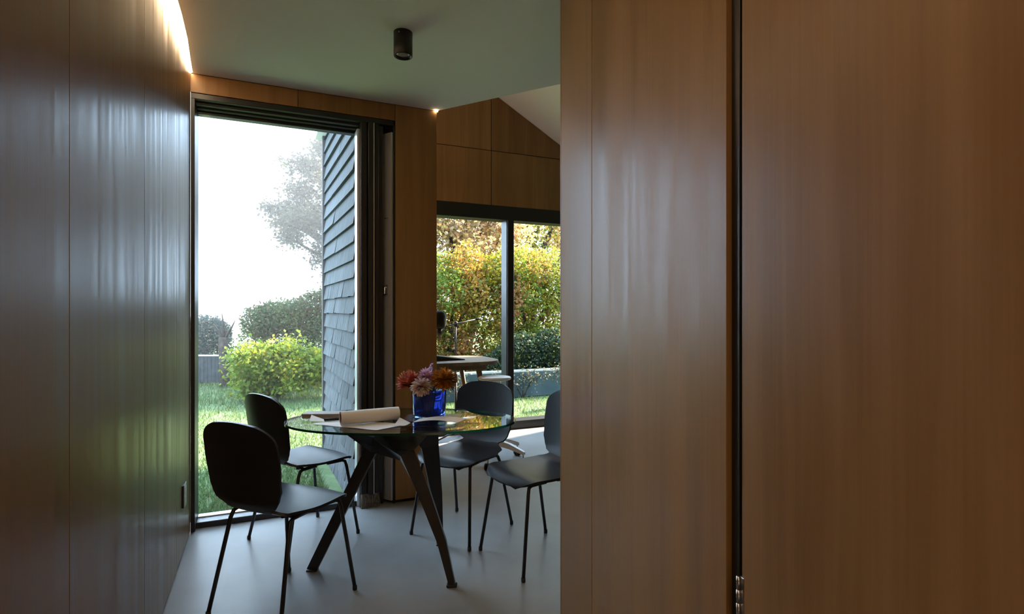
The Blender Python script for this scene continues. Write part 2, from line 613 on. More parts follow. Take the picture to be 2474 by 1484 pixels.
# worn brush strip under the stiles
bm = bmesh.new()
rnd = random.Random(5)
for i in range(360):
    x = rnd.uniform(.574, .690); y = rnd.uniform(3.655, 3.70)
    lx, ly = rnd.gauss(0, .006), rnd.gauss(-.006, .006)
    add_tube(bm, [(x, y, .088), (x + lx * .4, y + ly * .4, .045), (x + lx, y + ly, .0)], [.0022, .002, .0012], 4)
br = from_bm('brush_strip', bm, M['bristle'], w1)
br['kind'] = 'stuff'
br['label'] = 'frayed grey brush strip on the floor'

# outside face of the wing: backing, shingles, corner board, eave
SK = -.035
WX0, WYs, WYe = .565, 3.815, 5.30
def wx(y):
    return WX0 + SK * (y - WYs)
bm = bmesh.new()
add_prism(bm, [(wx(WYs) + .012, WYs), (.80, WYs), (.80, 5.60), (.60, 5.60), (wx(WYe) + .012, WYe)], -.10, 2.884)
ww = struct(from_bm('wall_wing', bm, M['black']))
rnd = random.Random(11)
EXPO = .122
nrow = 25
def add_shingle(y0, y1, z, h, t, tilt0, tilt1):
    """one tapered board: thick butt below, thin top tucked under the next course"""
    v = []
    for y, dz in ((y0, tilt0), (y1, tilt1)):
        xx = wx(y)
        v += [(xx - t, y, z + dz), (xx + .010, y, z + dz), (xx + .010, y, z + h + dz), (xx + .006 - .004, y, z + h + dz)]
    f = [(0, 1, 2, 3), (7, 6, 5, 4), (0, 4, 5, 1), (1, 5, 6, 2), (2, 6, 7, 3), (3, 7, 4, 0)]
    return mk('shingle', v, f, M['shingle'], ww)
for r in range(nrow):
    z = -.08 + r * EXPO
    h = min(EXPO + .015, 2.882 - z)
    if h < .03:
        continue
    if r > 12:
        cuts = [WYs, rnd.uniform(4.3, 4.9), WYe] if r % 2 else [WYs, WYe]
    else:
        cuts = [WYs]
        while cuts[-1] < WYe - .16:
            cuts.append(min(WYe, cuts[-1] + rnd.uniform(.13, .30)))
        cuts[-1] = WYe
    for y0, y1 in zip(cuts, cuts[1:]):
        add_shingle(y0 + .002, y1 - .002, z, h, .020 + rnd.uniform(-.003, .004), rnd.uniform(-.004, .004), rnd.uniform(-.004, .004))
box('corner_board', wx(WYe) - .030, wx(WYe) + .10, WYe + .001, WYe + .055, -.10, 2.884, M['corner_board'], ww, .003)
bm = bmesh.new()
add_box(bm, wx(WYe) - .09, .80, WYs + .3, WYe + .16, 2.885, 2.985, .01)
from_bm('eave', bm, M['eave'], ww)

# ================================================================== OUTDOORS: ground
GZ = -.06
bm = bmesh.new()
add_prism(bm, [(-40, 3.845), (.60, 3.845), (.60, 5.665), (45, 5.665), (45, 70), (-40, 70)], GZ - .1, GZ)
struct(from_bm('lawn', bm, M['lawn']))


def colour_mesh(name, verts, faces, cols, m, parent=None, loc=None):
    """cols: one colour per face"""
    me = bpy.data.meshes.new(name)
    me.from_pydata(verts, [], faces)
    at = me.color_attributes.new('Col', 'FLOAT_COLOR', 'CORNER')
    buf = []
    for f, c in zip(faces, cols):
        buf += [c[0], c[1], c[2], 1.0] * len(f)
    at.data.foreach_set('color', buf)
    me.update()
    me.materials.append(m)
    o = bpy.data.objects.new(name, me)
    if loc is not None:
        o.location = loc
    return link(o, parent)


def jitter(c, rnd, a=.25):
    k = 1 + rnd.uniform(-a, a)
    return (c[0] * k * (1 + rnd.uniform(-.12, .12)), c[1] * k, c[2] * k)


# grass blades near the house
rnd = random.Random(3)
V, F, C = [], [], []
GP = [(.06, .12, .035), (.09, .15, .045), (.12, .16, .06), (.07, .11, .035), (.15, .15, .08)]
for i in range(76000):
    if rnd.random() < .84:
        y = 3.87 + 9.5 * rnd.random() ** 2.0
        x = rnd.uniform(-2.0 - (y - 3.8) * .45, .56 + max(0, y - 5.7) * .3)
    else:
        x = rnd.uniform(1.6, 5.0); y = rnd.uniform(5.70, 8.0)
    if 1.8 < x < 7.6 and 7.6 < y < 8.02 or abs(x - 3.87) < .1 and abs(y - 6.75) < .1:
        continue
    if x > .42 and y < 5.7 and x < 1.2:
        continue
    far = 1 + max(0, y - 7) * .25
    h = rnd.uniform(.025, .07) * min(far, 1.5); w = rnd.uniform(.0025, .005) * far
    a = rnd.uniform(0, 6.283); lx, ly = rnd.gauss(0, .025), rnd.gauss(0, .025)
    n = len(V)
    V += [(x - w * math.cos(a), y - w * math.sin(a), GZ), (x + w * math.cos(a), y + w * math.sin(a), GZ), (x + lx, y + ly, GZ + h)]
    F.append((n, n + 1, n + 2))
    C.append(jitter(rnd.choice(GP), rnd, .3))
o = colour_mesh('grass', V, F, C, M['leaf'])
o['kind'] = 'stuff'
tag(o, 'short green lawn grass outside the windows', 'grass')


# ------------------------------------------------------------------ foliage
def foliage(parent, blobs, n, size, palette, seed, shell=.55, name='foliage', clump=None, droop=.0):
    """leaves spread through ellipsoid blobs; blob = (cx, cy, cz, rx, ry, rz, palette index or None)"""
    rnd = random.Random(seed)
    V, F, C = [], [], []
    wts = [b[3] * b[5] + b[4] * b[5] for b in blobs]
    cl = []
    if clump:
        for i in range(clump[0]):
            b = rnd.choices(blobs, wts)[0]
            d = Vector((rnd.gauss(0, 1), rnd.gauss(0, 1), rnd.gauss(0, 1))).normalized() * (shell + (1 - shell) * rnd.random())
            cl.append((b, Vector((b[0] + d.x * b[3], b[1] + d.y * b[4], b[2] + d.z * b[5])), rnd.choice(palette)))
    for i in range(n):
        if cl:
            b, c0, pc = rnd.choice(cl)
            s = clump[1]
            p = c0 + Vector((rnd.gauss(0, s), rnd.gauss(0, s), rnd.gauss(0, s * .8)))
            col = pc if rnd.random() < .7 else rnd.choice(palette)
        else:
            b = rnd.choices(blobs, wts)[0]
            d = Vector((rnd.gauss(0, 1), rnd.gauss(0, 1), rnd.gauss(0, 1))).normalized() * (shell + (1 - shell) * rnd.random())
            p = Vector((b[0] + d.x * b[3], b[1] + d.y * b[4], b[2] + d.z * b[5]))
            col = palette[b[6]] if len(b) > 6 and rnd.random() < .75 else rnd.choice(palette)
        if p.z < .0:
            p.z = rnd.uniform(.0, .06)
        s = size * rnd.uniform(.6, 1.35)
        u = Vector((rnd.gauss(0, 1), rnd.gauss(0, 1), rnd.gauss(-droop, .8))).normalized()
        v = u.cross(Vector((rnd.gauss(0, 1), rnd.gauss(0, 1), rnd.gauss(0, 1)))).normalized()
        k = len(V)
        V += [p - u * s * .5, p + v * s * .32, p + u * s * .5, p - v * s * .32]
        F.append((k, k + 1, k + 2, k + 3))
        C.append(jitter([q * .62 for q in col], rnd))
    o = colour_mesh(name, [tuple(v) for v in V], F, C, M['leaf'], parent)
    o['kind'] = 'stuff'
    return o


def branches(parent, base, tips, r0, name='trunk', fork=.45):
    base = Vector(base)
    bm = bmesh.new()
    for k, tip in enumerate(tips):
        tip = Vector(tip)
        mid = base.lerp(tip, fork) + Vector((0, 0, .1 * (tip - base).length))
        mid.x = base.x + (tip.x - base.x) * .25
        mid.y = base.y + (tip.y - base.y) * .25
        add_tube(bm, [base, mid, mid.lerp(tip, .5), tip], [r0, r0 * .7, r0 * .4, r0 * .12], 7)
    return from_bm(name, bm, M['bark'], parent, True)


YEL = [(.24, .32, .05), (.50, .40, .04), (.38, .37, .04), (.23, .30, .04), (.50, .27, .05), (.18, .25, .04), (.42, .19, .06)]
ORA = [(.80, .48, .20), (.74, .40, .16), (.66, .50, .18), (.60, .42, .24), (.84, .64, .28)]
DKG = [(.03, .065, .035), (.045, .085, .045), (.025, .05, .03), (.07, .10, .05)]
OLV = [(.11, .16, .05), (.14, .19, .07), (.09, .14, .055), (.18, .17, .07), (.19, .13, .08)]
GRN = [(.20, .30, .035), (.30, .38, .04), (.14, .22, .03), (.50, .46, .05), (.18, .27, .04)]
GRY = [(.17, .14, .11), (.13, .115, .10), (.20, .15, .11), (.15, .14, .08)]
CON = [(.09, .14, .12), (.12, .17, .15), (.16, .16, .13), (.22, .18, .12)]

# --- hedge seen through the far window (y 8.7 - 10)
t = thing('hedge', 'tall yellow and green autumn hedge behind the far window', 'hedge', (0, 0, 0))
bl = []
rnd = random.Random(21)
for i in range(26):
    x = 2.62 + i * .26
    for z in (.20, .65, 1.1, 1.55, 2.0):
        bl.append((x + rnd.uniform(-.12, .12), 9.3 + rnd.uniform(-.25, .25), z + rnd.uniform(-.15, .15), .34, .40, .40, rnd.randrange(7)))
foliage(t, bl, 105000, .062, YEL, 31, .6)
branches(t, (3.0, 9.4, GZ), [(2.6 + k * .5, 9.3, 1.9) for k in range(3)], .05, 'stem')
branches(t, (4.6, 9.4, GZ), [(4.2 + k * .5, 9.3, 1.9) for k in range(3)], .06, 'stem')
branches(t, (6.6, 9.4, GZ), [(6.2 + k * .6, 9.3, 1.9) for k in range(3)], .05, 'stem')

t = thing('shrub', 'dark green shrub growing below the yellow hedge', 'shrub', (0, 0, 0))
foliage(t, [(3.9, 8.26, .55, .5, .28, .40), (4.5, 8.28, .60, .5, .28, .42), (5.2, 8.28, .5, .5, .28, .4), (3.45, 8.28, .35, .35, .26, .3)], 13000, .050, DKG + [(.16, .16, .03)], 32, .55)
branches(t, (4.3, 8.28, GZ), [(3.9, 8.26, .7), (4.4, 8.28, .8), (5.0, 8.28, .7)], .035, 'stem')

# --- orange trees over the hedge
for k, (x, y, s, h, pal, lab) in enumerate(((4.1, 11.7, .98, 2.8, ORA, 'low tan-orange leaved tree rising over the hedge by the mullion of the far window'),
                                             (7.0, 14.6, 1.45, 4.2, YEL[:4] + ORA[:2], 'big golden leaved tree rising over the hedge beyond the splayed wall'),
                                             (10.8, 18.0, 1.7, 5.0, ORA + OLV[:2], 'tall russet tree standing far along the hedge behind the golden tree'))):
    t = thing('autumn_tree', lab, 'tree', (0, 0, 0))
    bl = [(x + dx * s, y + dy, h + dz * s, .85 * s, .8, .75 * s) for dx, dy, dz in ((0, 0, 0), (-1.0, .2, -.7), (1.0, 0, -.6), (-.5, 0, .8), (.6, .2, .8), (0, 0, 1.7), (-1.1, .2, .5), (1.1, .1, .6), (-.2, 0, -1.0))]
    foliage(t, bl, 20000, .095, pal, 40 + k, .25, clump=(260, .19 * s))
    branches(t, (x, y, GZ), [(b[0], b[1], b[2]) for b in bl], .10 * s)

# --- low garden wall and white post beyond the far window
o = box('garden_wall', 1.9, 7.5, 7.70, 7.92, GZ, .36, M['garden_wall'], None, .02)
tag(o, 'low blue-grey garden wall on the lawn in front of the hedge', 'wall')
t = thing('creeper', 'thin straggling creeper with pale leaves over the low garden wall', 'plant', (0, 0, 0))
foliage(t, [(3.7, 7.60, .25, .35, .07, .25), (4.3, 7.62, .30, .45, .06, .2), (3.2, 7.60, .2, .3, .06, .25), (2.5, 7.6, .2, .4, .06, .25)], 900, .040, [(.14, .12, .06), (.06, .08, .045), (.2, .19, .15)], 61, .2)
branches(t, (3.6, 7.62, GZ), [(3.2, 7.62, .30), (3.7, 7.62, .38), (4.2, 7.64, .36)], .012, 'stem')
t = thing('garden_post', 'white square post with a dark red cap out on the lawn', 'post', (3.87, 6.75, GZ))
box('shaft', -.06, .06, -.06, .06, 0, .52, M['post_white'], t, .006)
box('cap', -.07, .07, -.07, .07, .521, .565, M['red'], t, .008)

# --- left garden
t = thing('hedge', 'long clipped olive hedge rising towards the shingled wing', 'hedge', (0, 0, 0))
bl = []
rnd = random.Random(8)
a0, a1 = Vector(W(-4.75, 10.25)), Vector(W(-2.38, 9.75))
for i in range(15):
    f = i / 14
    p = a0.lerp(a1, f)
    top = 1.34 + .54 * f
    for z in (.30, .72, 1.10, 1.40, 1.62):
        if z - .3 < top:
            bl.append((p.x + rnd.uniform(-.05, .05), p.y + rnd.uniform(-.12, .12), min(z, top - .28) + rnd.uniform(-.05, .05), .30, .45, .33, rnd.randrange(5)))
foliage(t, bl, 38000, .050, OLV, 33, .6)
for f in (.15, .5, .85):
    p = a0.lerp(a1, f)
    branches(t, (p.x, p.y, GZ), [(p.x - .3, p.y, 1.0), (p.x + .3, p.y, 1.0)], .04, 'stem')

t = thing('bush', 'bright yellow-green bush on the lawn in front of the olive hedge', 'bush', (0, 0, 0))
p = W(-3.50, 8.30)
bl = [(p[0] + dx, p[1] + dy, z, .34, .32, .30) for dx, dy, z in ((-.38, 0, .28), (.0, -.1, .30), (.35, 0, .32), (-.15, .05, .58), (.2, .05, .56), (.5, .1, .48), (-.42, .05, .45))]
foliage(t, bl, 11000, .060, GRN, 34, .45, clump=(110, .085))
branches(t, (p[0], p[1], GZ), [(b[0], b[1], b[2]) for b in bl], .03, 'stem')

t = thing('round_tree', 'rounded grey-green clipped tree beside the sliding window jamb', 'tree', (0, 0, 0))
p = W(-5.95, 10.6)
foliage(t, [(p[0], p[1], .62, .55, .5, .60), (p[0] - .3, p[1] - .3, .30, .55, .4, .35), (p[0] + .1, p[1], .85, .42, .4, .36), (p[0] + .22, p[1] - .05, .18, .28, .35, .24)], 17000, .048, CON, 35, .6)
branches(t, (p[0], p[1], GZ), [(p[0], p[1], 1.0)], .07)

t = thing('tree_stump', 'bare reddish-brown trunk between the rounded tree and the olive hedge', 'tree', (0, 0, 0))
p = W(-5.05, 9.7)
tube('trunk', [(p[0] + .02, p[1], GZ), (p[0] - .01, p[1], .3), (p[0] - .03, p[1], .62), (p[0] - .03, p[1], .82)], [.12, .085, .075, .07], M['bark'], t)
for k, (dx, dz) in enumerate(((-.18, .25), (.16, .30), (-.05, .42))):
    tube('branch', [(p[0] - .03, p[1], .76), (p[0] + dx * .6, p[1], .80 + dz * .6), (p[0] + dx, p[1], .82 + dz)], [.03, .016, .006], M['bark'], t, 6)

t = thing('garden_gate', 'dark low gate with a pale top rail under the rounded tree', 'gate', (*W(-5.50, 9.95), GZ), -YAW)
for k in range(6):
    box('board', -.20 + k * .068, -.136 + k * .068, 0, .02, .05, .52, M['gate'], t, .002)
box('top_rail', -.22, .22, -.01, .03, .525, .55, M['post_white'], t, .003)
box('post', .215, .26, -.01, .04, 0, .60, M['gate'], t, .003)

t = thing('oak_tree', 'tall hazy grey-brown tree reaching out past the shingled wing corner', 'tree', (0, 0, 0))
c0 = W(-6.2, 17.5)
def cr(px, z, r):
    """crown blob: px = metres to the left of the trunk"""
    q = W(-6.2 - px, 17.5)
    return (q[0], q[1], z, r, r, r * .75)
bl = [cr(0, 4.2, 1.0), cr(.5, 5.0, .8), cr(.35, 5.9, .75), cr(.85, 4.3, .6), cr(1.2, 4.55, .42), cr(.85, 3.6, .5), cr(-.6, 5.4, 1.0), cr(-.9, 4.0, 1.0), cr(-.3, 6.5, .6),
      cr(.0, 3.2, .5), cr(-.5, 2.5, .5), cr(1.6, 4.6, .22), cr(-1.6, 5.0, 1.2)]
foliage(t, bl, 26000, .105, GRY, 36, .15, clump=(330, .17))
branches(t, (c0[0] + 2.6, c0[1], GZ), [(b[0], b[1], b[2]) for b in bl], .20)

# --- morning mist over the far lawn
m = M['mist'] = bpy.data.materials.new('mist')
m.use_nodes = True
m.node_tree.nodes.remove(m.node_tree.nodes['Principled BSDF'])
vs_ = nd(m, 'ShaderNodeVolumeScatter')
vs_.inputs['Color'].default_value = (.95, .97, 1, 1)
vs_.inputs['Density'].default_value = .0075
vs_.inputs['Anisotropy'].default_value = .4
lk(m, vs_, 0, m.node_tree.nodes['Material Output'], 'Volume')
o = box('mist', -30, 2.0, 7.0, 60, GZ + .01, 14, m)
o['kind'] = 'stuff'
tag(o, 'pale morning mist hanging over the far lawn', 'mist')

# ================================================================== FURNITURE
# ---- chairs
def super_rows(n):
    return [(1 - math.cos(math.pi * i / (n - 1))) / 2 for i in range(n)]


def sheet(rows, thick, name, m, parent):
    """rows: list of rows of front-side points (all equal length) -> closed shell of given thickness along the normal"""
    n, k = len(rows), len(rows[0])
    P = [[Vector(p) for p in r] for r in rows]
    N = [[None] * k for _ in range(n)]
    for i in range(n):
        for j in range(k):
            du = P[min(i + 1, n - 1)][j] - P[max(i - 1, 0)][j]
            dv = P[i][min(j + 1, k - 1)] - P[i][max(j - 1, 0)]
            nn = du.cross(dv)
            N[i][j] = nn.normalized() if nn.length > 1e-9 else Vector((0, 0, 1))
    V = [p for r in P for p in r] + [P[i][j] - N[i][j] * thick for i in range(n) for j in range(k)]
    F = []
    off = n * k
    for i in range(n - 1):
        for j in range(k - 1):
            a, b_, c_, d_ = i * k + j, i * k + j + 1, (i + 1) * k + j + 1, (i + 1) * k + j
            F.append((a, b_, c_, d_)); F.append((off + d_, off + c_, off + b_, off + a))
    ring = [(0, j) for j in range(k)] + [(i, k - 1) for i in range(1, n)] + [(n - 1, j) for j in range(k - 2, -1, -1)] + [(i, 0) for i in range(n - 2, 0, -1)]
    ids = [i * k + j for i, j in ring]
    for a, b_ in zip(ids, ids[1:] + ids[:1]):
        F.append((b_, a, off + a, off + b_))
    o = mk(name, V, F, m, parent, True)
    bm = bmesh.new(); bm.from_mesh(o.data)
    bmesh.ops.recalc_face_normals(bm, faces=bm.faces)
    bm.to_mesh(o.data); bm.free()
    return auto_smooth(o, 50)


def interp(tab, t):
    for (a, va), (b_, vb) in zip(tab, tab[1:]):
        if t <= b_:
            f = (t - a) / (b_ - a)
            f = f * f * (3 - 2 * f)
            return va + (vb - va) * f
    return tab[-1][1]


def make_chair():
    t = thing('dining_chair', '', 'chair')
    K = 15
    us = [math.sin((j / (K - 1) - .5) * math.pi) * .5 + .5 for j in range(K)]
    us = [(.55 * u + .45 * j / (K - 1)) * 2 - 1 for j, u in enumerate(us)]
    # seat: rear (y -.205) to front (y .205)
    rows = []
    for s in super_rows(20):
        y = -.205 + .425 * s
        if s < .12:
            w = interp([(0, .128), (.12, .180)], s)
        elif s < .75:
            w = interp([(.12, .180), (.45, .205), (.75, .208)], s)
        else:
            q = (s - .75) / .25
            w = .208 * (1 - q ** 3.2 * .38)
        z = .452 - .012 * math.sin(math.pi * min(1, s * 1.15)) - .030 * max(0, (s - .72) / .28) ** 2 + .02 * max(0, (.10 - s) / .10) ** 1.5
        rows.append([(u * w, y + (.0 if s < .75 else -.028 * (u * u) * ((s - .75) / .25)), z + .008 * u * u * (1 - s)) for u in us])
    sheet(rows, .012, 'seat', M['chair'], t)
    # backrest: neck at the seat rear, leaning back
    rows = []
    for s in super_rows(24):
        z = .466 + .374 * s
        y = -.2035 - .022 * min(1, s / .12) - .075 * s + .018 * s * s
        if s < .30:
            w = interp([(0, .126), (.035, .128), (.07, .162), (.15, .186), (.30, .205)], s)
        elif s < .70:
            w = interp([(.30, .203), (.55, .212), (.70, .210)], s)
        else:
            q = (s - .70) / .30
            w = .210 * (1 - .42 * q ** 3.4)
        rows.append([(u * w, y + .028 * (u * w / .21) ** 2, z - .012 * u * u * max(0, (s - .7) / .3)) for u in us][::-1])
    sheet(rows, .011, 'backrest', M['chair'], t)
    # legs: four slim tubes that bend in under the seat, two cross bars, rubber feet
    for sx in (-1, 1):
        for sy in (-1, 1):
            fx, fy = .205 * sx, (.205 if sy > 0 else -.225)
            hx, hy = .165 * sx, (.145 if sy > 0 else -.135)
            pts = [(fx, fy, .012), (hx + (fx - hx) * .12, hy + (fy - hy) * .12, .395), (hx, hy, .422), (hx - .004 * sx, hy - .018 * sy, .430), (hx - .01 * sx, hy * .25, .431)]
            l = tube('leg', pts, .0088, M['black_metal'], t, 8)
            lathe('foot_cap', [(0, 0), (.0095, 0), (.0105, .004), (.0105, .020), (.0, .020)], M['rubber'], l, 8, (fx, fy))
    for hy in (-.10, .10):
        tube('crossbar', [(-.155, hy, .429), (.155, hy, .429)], .007, M['black_metal'], t, 8)
    for sx in (-1, 1):
        for hy in (-.10, .10):
            lathe('seat_pad', [(0, .418), (.011, .418), (.011, .442), (0, .442)], M['rubber'], t, 10, (.09 * sx, hy))
    return t


def copy_tree(o, parent=None):
    c_ = o.copy()
    COL.objects.link(c_)
    c_.parent = parent
    for ch in list(o.children):
        copy_tree(ch, c_)
    return c_


def heading(X, Y):
    v = Vector(W(X, Y))
    return math.atan2(v.y, v.x) - math.pi / 2


chair = make_chair()
spots = [((-.994, 2.43), (.42, .91), 'black bent-ply chair turned towards the window beside the left wall, in front of the others'),
         ((-1.175, 3.14), (.62, .785), 'black bent-ply chair standing right at the sliding window with glossy seat edge'),
         ((-.295, 3.224), (-.52, -.85), 'black bent-ply chair behind the blue vase with the white stool showing behind it'),
         ((.115, 2.885), (-.84, -.54), 'black bent-ply chair half hidden behind the splayed wall corner')]
for i, (p, f, lab) in enumerate(spots):
    o = chair if i == 0 else copy_tree(chair)
    o.location = W(*p, 0.0)
    o.rotation_euler[2] = heading(*f)
    tag(o, lab, 'chair', 'chairs around the glass table')

# ---- table
TZ = .732
TC = W(-.574, 2.79)
GX = .014                                    # the oval top sits a little off the tripod's centre
tb = thing('glass_table', 'oval glass table on a folded black metal tripod base', 'table', (TC[0], TC[1], 0), -YAW)
# local axes: x right, y ahead of the standpoint
def oval(a, b_, n=72, p=2.25):
    out = []
    for k in range(n):
        t_ = 2 * math.pi * k / n
        cx, sy = math.cos(t_), math.sin(t_)
        out.append((a * math.copysign(abs(cx) ** (2 / p), cx), b_ * math.copysign(abs(sy) ** (2 / p), sy)))
    return out
ov = [(x + GX, y) for x, y in oval(.578, .325, 72, 2.1)]
bm = bmesh.new()
add_prism(bm, ov, TZ - .011, TZ)
bmesh.ops.delete(bm, geom=[f for f in bm.faces if len(f.verts) == 4], context='FACES_ONLY')
from_bm('glass_top', bm, M['table_glass'], tb)
bm = bmesh.new()
lo = [bm.verts.new((x, y, TZ - .011)) for x, y in ov]; hi = [bm.verts.new((x, y, TZ)) for x, y in ov]
for i in range(len(ov)):
    j = (i + 1) % len(ov)
    bm.faces.new((lo[i], lo[j], hi[j], hi[i]))
from_bm('glass_edge', bm, M['glass_edge'], tb, True)


def blade(name, pts, parent):
    """folded sheet-metal member: pts = (x, y, z, width, height, side direction angle)"""
    bm = bmesh.new()
    rings = []
    P = [Vector(p[:3]) for p in pts]
    for i, p in enumerate(pts):
        t_ = (P[min(i + 1, len(P) - 1)] - P[max(i - 1, 0)]).normalized()
        s_ = Vector((math.cos(p[5]), math.sin(p[5]), 0))
        s_ = (s_ - t_ * s_.dot(t_)).normalized()
        u_ = t_.cross(s_).normalized()
        w_, h_ = p[3] / 2, p[4] / 2
        rings.append([bm.verts.new(P[i] + s_ * a * w_ + u_ * c_ * h_) for a, c_ in ((-1, -1), (1, -1), (1, 1), (-1, 1))])
    for a, c_ in zip(rings, rings[1:]):
        for k in range(4):
            bm.faces.new((a[k], a[(k + 1) % 4], c_[(k + 1) % 4], c_[k]))
    bm.faces.new(rings[0][::-1]); bm.faces.new(rings[-1])
    for v in bm.verts:                      # cut square to the floor and to the underside of the glass
        v.co.z = min(max(v.co.z, .002), TZ - .0112)
    return from_bm(name, bm, M['black_metal'], parent)

U = TZ - .014
# leg to the left foot, continuing under the glass to the right
blade('leg', [(-.411, -.07, .002, .052, .030, 0), (-.255, -.05, .33, .052, .036, 0), (-.130, -.03, .585, .060, .045, 0), (.02, .0, .655, .075, .055, .3), (.20, .03, U - .008, .10, .010, .3)], tb)
# leg to the near right foot, continuing to the left
blade('leg', [(.295, -.228, .012, .030, .026, 0), (.245, -.205, .20, .042, .030, 0), (.15, -.15, .42, .058, .038, 0), (.06, -.10, .585, .075, .055, .2), (-.10, -.04, .632, .085, .085, .5), (-.285, .03, U - .010, .11, .014, .8)], tb)
# leg to the far right foot
blade('leg', [(.18, .225, .002, .032, .026, .4), (.165, .18, .30, .058, .034, .4), (.14, .10, .58, .090, .045, .4), (.13, .06, .655, .13, .05, .4), (.08, .03, U - .008, .18, .012, .4)], tb)
# plates of the folded hub
def plate(a, b_, c_, d_, th=.006):
    q = [Vector(a), Vector(b_), Vector(c_), Vector(d_)]
    n = (q[1] - q[0]).cross(q[2] - q[0]).normalized() * th
    v = q + [p + n for p in q]
    return mk('hub_plate', v, [(0, 1, 2, 3), (7, 6, 5, 4), (0, 4, 5, 1), (1, 5, 6, 2), (2, 6, 7, 3), (3, 7, 4, 0)], M['black_metal'], tb)
plate((-.29, .0, U), (-.13, -.07, .615), (.10, -.12, .605), (.20, -.06, U))
plate((-.10, .02, U), (-.11, -.02, .635), (.02, -.01, .655), (.05, .06, U))
plate((-.14, .10, .61), (.12, .13, .60), (.20, .06, U), (-.27, .05, U))
box('foot_pad', .270, .318, -.246, -.212, 0, .012, M['rubber'], tb, .003)
box('foot_pad', -.437, -.386, -.088, -.054, 0, .006, M['rubber'], tb, .001)
box('foot_pad', .162, .198, .210, .240, 0, .006, M['rubber'], tb, .001)

# ---- things on the table
def T(X, Y, z=TZ):
    return W(X, Y, z)

def on_table(name, lab, cat, X, Y, z=TZ + .0005, rz=0, group=None):
    return thing(name, lab, cat, T(X, Y, z), -YAW + rz, group)

# paper roll: a real spiral of paper, cardboard core inside
d_ = Vector((-.568 + .818, 2.755 - 2.625))
L_ = d_.length
t = on_table('paper_roll', 'thick roll of off-white paper lying on the glass table', 'paper roll', (-.818 - .568) / 2, (2.625 + 2.755) / 2, TZ + .0040, math.atan2(d_.y, d_.x))
bm = bmesh.new()
n = 120
RR = .0335
vs = []
for k in range(n + 1):
    a = -math.pi / 2 + 2 * math.pi * 3.2 * (1 - k / n)
    r_ = RR - .0065 * (1 - k / n)
    if k == n:
        r_ = RR
    vs.append([bm.verts.new((sx * L_ / 2, r_ * math.cos(a), RR + r_ * math.sin(a))) for sx in (-1, 1)])
for a, c_ in zip(vs, vs[1:]):
    bm.faces.new((a[0], a[1], c_[1], c_[0]))
from_bm('paper', bm, M['paper'], t, True)
bm = bmesh.new()
for sx in (0,):
    ro, ri = [], []
    for k in range(28):
        a = 2 * math.pi * k / 28
        ro.append([bm.verts.new((s * (L_ / 2 - .0015), .0262 * math.cos(a), RR + .0262 * math.sin(a))) for s in (-1, 1)])
        ri.append([bm.verts.new((s * (L_ / 2 - .0015), .0215 * math.cos(a), RR + .0215 * math.sin(a))) for s in (-1, 1)])
    for k in range(28):
        j = (k + 1) % 28
        bm.faces.new((ro[k][0], ro[j][0], ro[j][1], ro[k][1]))
        bm.faces.new((ri[k][1], ri[j][1], ri[j][0], ri[k][0]))
        for s in (0, 1):
            bm.faces.new((ro[k][s], ro[j][s], ri[j][s], ri[k][s]))
from_bm('core', bm, M['core'], t, True)


def paper_sheet(name, lab, cat, quad, m, zfun, group=None, nx=16, ny=10, th=.0007):
    """thin curled sheet: quad corners in plan, zfun(u, v) height over the glass"""
    a, b_, c_, e = [Vector(q) for q in quad]
    cen = (a + b_ + c_ + e) / 4
    rows = []
    for i in range(ny):
        v = i / (ny - 1)
        row = []
        for j in range(nx):
            u = j / (nx - 1)
            p = a.lerp(b_, u).lerp(e.lerp(c_, u), v) - cen
            row.append((p.x, p.y, max(0, zfun(u, v)) + th))
        rows.append(row)
    t_ = thing(name, lab, cat, T(cen.x, cen.y, TZ + .0004), -YAW, group)
    o_ = sheet(rows, th, 'sheet', m, t_)
    return t_

paper_sheet('paper_sheet', 'flat white sheet of paper spread under the paper roll', 'paper', [(-.97, 2.66), (-.62, 2.525), (-.50, 2.66), (-.86, 2.76)], M['paper'], lambda u, v: .002 * math.sin(7 * u) ** 2 + .010 * max(0, .1 - u) * (1 - v) * 10 * .3)
paper_sheet('paper_scrap', 'small curled pale paper scrap leaning on the grey box', 'paper', [(-1.00, 2.715), (-.92, 2.70), (-.93, 2.745), (-1.01, 2.775)], M['paper'], lambda u, v: .004 + .020 * (1 - u) * v)
t = on_table('flat_box', 'slim grey-brown card box beside the paper roll', 'box', -.955, 2.845, TZ + .0008, R(2))
box('base', -.115, .115, -.04, .04, 0, .014, M['paper_grey'], t, .001)
box('lid', -.117, .117, -.042, .042, .0145, .024, M['paper_grey'], t, .001)
t = on_table('marker_pen', 'black marker pen lying on the white sheet', 'pen', -.875, 2.735, TZ + .0052, R(12))
bm = bmesh.new(); add_tube(bm, [(-.055, 0, .0065), (.02, 0, .0065)], .0062, 10); from_bm('barrel', bm, M['rubber'], t, True)
bm = bmesh.new(); add_tube(bm, [(.021, 0, .0065), (.06, 0, .0065)], [.0065, .0060], 10); from_bm('cap', bm, M['black_metal'], t, True)

